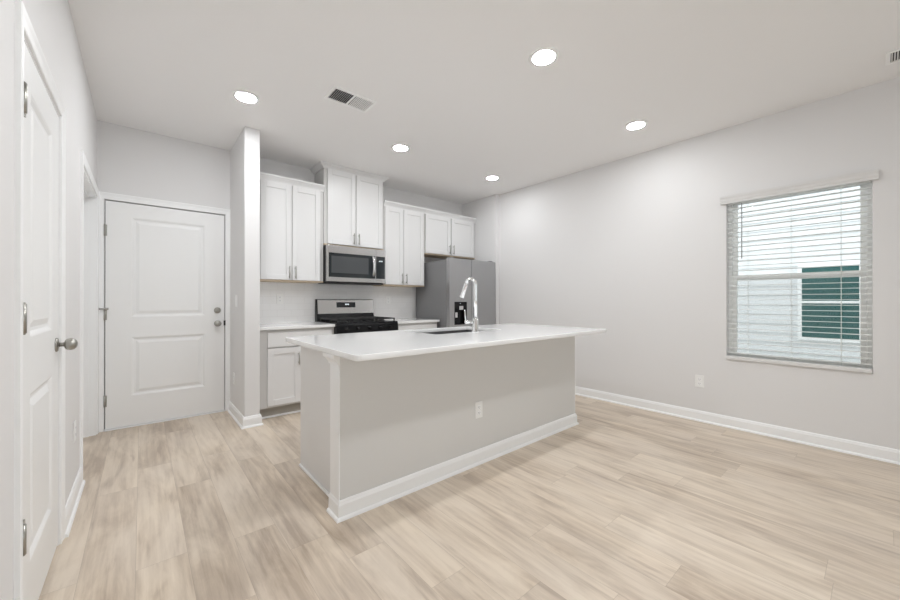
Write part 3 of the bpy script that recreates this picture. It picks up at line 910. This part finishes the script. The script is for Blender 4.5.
# faucet
fx, fyy = 2.050, 2.102
fa = thing('kitchen_faucet', (fx, fyy, CT), 'tall chrome pull down faucet on the island countertop', 'faucet')
MB().lathe((fx, fyy, CT), (0,0,1), [(0,0.028), (0.006,0.028), (0.010,0.026), (0.105,0.025), (0.112,0.019)]).build('base', M['chrome'], fa)
pts = []
R_, zc = 0.044, 1.289
pts.append((fx, fyy, CT+0.10)); pts.append((fx, fyy, 1.18))
for k in range(0, 15):
    a = math.radians(180 - k*165/14)
    pts.append((fx - 0.01*(1+math.cos(a)), fyy + R_*(1+math.cos(a)), zc + R_*math.sin(a)))
nk = MB().tube(pts, 0.0160, 14).build('neck', M['chrome'], fa)
e = Vector(pts[-1]); dvec = (Vector(pts[-1]) - Vector(pts[-2])).normalized()
MB().lathe(e - dvec*0.004, dvec, [(0,0.0145), (0.010,0.0165), (0.05,0.0175), (0.125,0.0205), (0.133,0.019), (0.134,0.001)]).build('spray_head', M['chrome'], fa)
hb = MB().lathe((fx-0.018, fyy+0.006, 0.985), (-0.86,0.5,0), [(0,0.015), (0.045,0.0155), (0.055,0.0175), (0.068,0.0175), (0.072,0.001)]).build('handle_hub', M['chrome'], fa)
hp = Vector((fx-0.018, fyy+0.006, 0.985)) + Vector((-0.86,0.5,0)).normalized()*0.060
MB().tube([hp, hp + Vector((-0.004,0.002,0.04)), hp + Vector((-0.008,0.004,0.100))], [0.0065,0.006,0.005], 10).build('lever', M['chrome'], hb)

# ------------------------------------------------------------------ outlets and switches
def wall_plate(p, out, label, name='wall_outlet', cat='outlet', group='white wall outlets', toggle=False):
    p = Vector(p); out = Vector(out)
    t = thing(name, p, label, cat, group)
    ac = Vector((-out.y, out.x, 0))
    def bx(b, u0, u1, z0, z1, d0, d1):
        pts = [p + ac*u + out*d for u in (u0, u1) for d in (d0, d1)]
        b.box(min(q.x for q in pts), max(q.x for q in pts), min(q.y for q in pts), max(q.y for q in pts), p.z+z0, p.z+z1)
    b = MB(); bx(b, -0.036, 0.036, -0.058, 0.058, 0.0002, 0.006)
    b.build('cover_plate', M['plastic'], t, bevel=0.0025)
    if toggle:
        b = MB(); bx(b, -0.017, 0.017, -0.034, 0.034, 0.006, 0.0085)
        b.build('rocker', M['trim'], t, bevel=0.001)
    else:
        for dz in (-0.020, 0.020):
            b = MB(); bx(b, -0.016, 0.016, dz-0.014, dz+0.014, 0.006, 0.0078)
            r = b.build('receptacle', M['trim'], t, bevel=0.002)
            b = MB()
            bx(b, -0.0075, -0.005, dz-0.003, dz+0.006, 0.0078, 0.0082); bx(b, 0.005, 0.0075, dz-0.003, dz+0.006, 0.0078, 0.0082)
            bx(b, -0.002, 0.002, dz-0.010, dz-0.006, 0.0078, 0.0082)
            b.build('slots', M['slot'], r)
    return t
wall_plate((1.832, IY0, 0.380), (0,-1,0), 'white outlet on the front of the grey island')
wall_plate((XR, 1.115, 0.382), (-1,0,0), 'white outlet low on the right wall, below and left of the window')
wall_plate((XL, 3.02, 0.40), (1,0,0), 'white outlet low on the left wall between the doors')
wall_plate((1.205, YB-0.008, 1.178), (0,-1,0), 'white outlet on the tile left of the range')
wall_plate((2.625, YB-0.008, 1.165), (0,-1,0), 'white outlet on the tile right of the range')
wall_plate((PX0, 4.205, 0.372), (-1,0,0), 'white outlet low on the narrow wall beside the entry door')
wall_plate((PX0, 4.09, 1.155), (-1,0,0), 'white light switch on the narrow wall beside the entry door', 'light_switch', 'light switch', None, True)

# ------------------------------------------------------------------ ceiling fixtures
def downlight(x, y, label, lens='lens'):
    t = thing('recessed_downlight', (x, y, H), label, 'ceiling light', 'round recessed ceiling lights')
    MB().lathe((x, y, H-0.0003), (0,0,-1), [(0,0.098), (0.003,0.097), (0.007,0.088), (0.0072,0.084), (0.0055,0.072)], 40).build('trim_ring', M['plastic'], t)
    MB().lathe((x, y, H-0.0050), (0,0,-1), [(0,0.0715), (0.0012,0.071), (0.0016,0.066), (0.002,0.001)], 40).build('lens', M[lens], t)
downlight(0.62, 3.19, 'lit recessed ceiling light nearest the entry door', 'lens_bright')
downlight(2.05, 3.21, 'lit recessed ceiling light in front of the tall cabinet and microwave')
downlight(3.455, 3.23, 'lit recessed ceiling light in front of the refrigerator', 'lens_soft')
downlight(1.998, 1.41, 'lit recessed ceiling light above the island, largest in the picture', 'lens_bright')
downlight(3.412, 1.42, 'lit recessed ceiling light near the right wall', 'lens_soft')
downlight(0.62, 1.41, 'recessed ceiling light over the left door, above the picture', 'lens_soft')
t = thing('flush_mount_light', (1.50, 0.42, H), 'round flush ceiling light over the floor in front of the island, above the picture', 'ceiling light')  # unseen lamp placed from the island's shadow edge, enlarged to brighten its front
MB().lathe((1.50, 0.42, H-0.0003), (0,0,-1), [(0,0.112), (0.018,0.112), (0.020,0.103)], 40).build('lamp_base', M['plastic'], t)
MB().lathe((1.50, 0.42, H-0.0205), (0,0,-1), [(0,0.100), (0.006,0.098), (0.011,0.085), (0.015,0.055), (0.017,0.001)], 40).build('lamp_dome', M['lens'], t)

def register(x0, x1, y0, y1, along, label, two_way=True):
    t = thing('ceiling_vent', ((x0+x1)/2, (y0+y1)/2, H), label, 'ceiling vent', 'white ceiling air vents')
    r = 0.022
    b = MB()
    zt_, zb_ = H-0.0003, H-0.009
    b.box(x0, x0+r, y0, y1, zb_, zt_); b.box(x1-r, x1, y0, y1, zb_, zt_)
    b.box(x0+r, x1-r, y0, y0+r, zb_, zt_); b.box(x0+r, x1-r, y1-r, y1, zb_, zt_)
    if along == 'x':
        xm = (x0+x1)/2; b.box(xm-0.007, xm+0.007, y0+r, y1-r, zb_, zt_)
    else:
        ym = (y0+y1)/2; b.box(x0+r, x1-r, ym-0.007, ym+0.007, zb_, zt_)
    b.build('vent_frame', M['vent'], t, bevel=0.0015)
    MB().box(x0+r, x1-r, y0+r, y1-r, H-0.0008, H-0.0003).build('duct_shade', M['ventdark'], t)  # flat dark sheet on the ceiling; the vent's inner shade painted in
    b = MB()
    L0, L1 = (x0+r, x1-r) if along == 'x' else (y0+r, y1-r)
    m = (L0+L1)/2
    n = 22
    for k in range(n):
        c = L0 + (k+0.5)*(L1-L0)/n
        if abs(c-m) < 0.009: continue
        sg = 1 if c < m else -1
        h, tk = 0.0030, 0.0004
        a0, a1 = c - sg*h, c + sg*h       # lower edge, upper edge
        zl, zu = H-0.0065, H-0.0012
        if along == 'x':
            b.poly([(a0-tk,y0+r,zl),(a0-tk,y1-r,zl),(a1-tk,y1-r,zu),(a1-tk,y0+r,zu)]); b.poly([(a0+tk,y0+r,zl),(a0+tk,y1-r,zl),(a1+tk,y1-r,zu),(a1+tk,y0+r,zu)])
        else:
            b.poly([(x0+r,a0-tk,zl),(x1-r,a0-tk,zl),(x1-r,a1-tk,zu),(x0+r,a1-tk,zu)]); b.poly([(x0+r,a0+tk,zl),(x1-r,a0+tk,zl),(x1-r,a1+tk,zu),(x0+r,a1+tk,zu)])
    b.build('louvers', M['vent'], t)
register(1.080, 1.435, 2.592, 2.798, 'x', 'white two way ceiling vent above the floor left of the island')
register(3.632, 3.82, -0.34, -0.031, 'y', 'white ceiling vent close to the right wall at the picture edge')
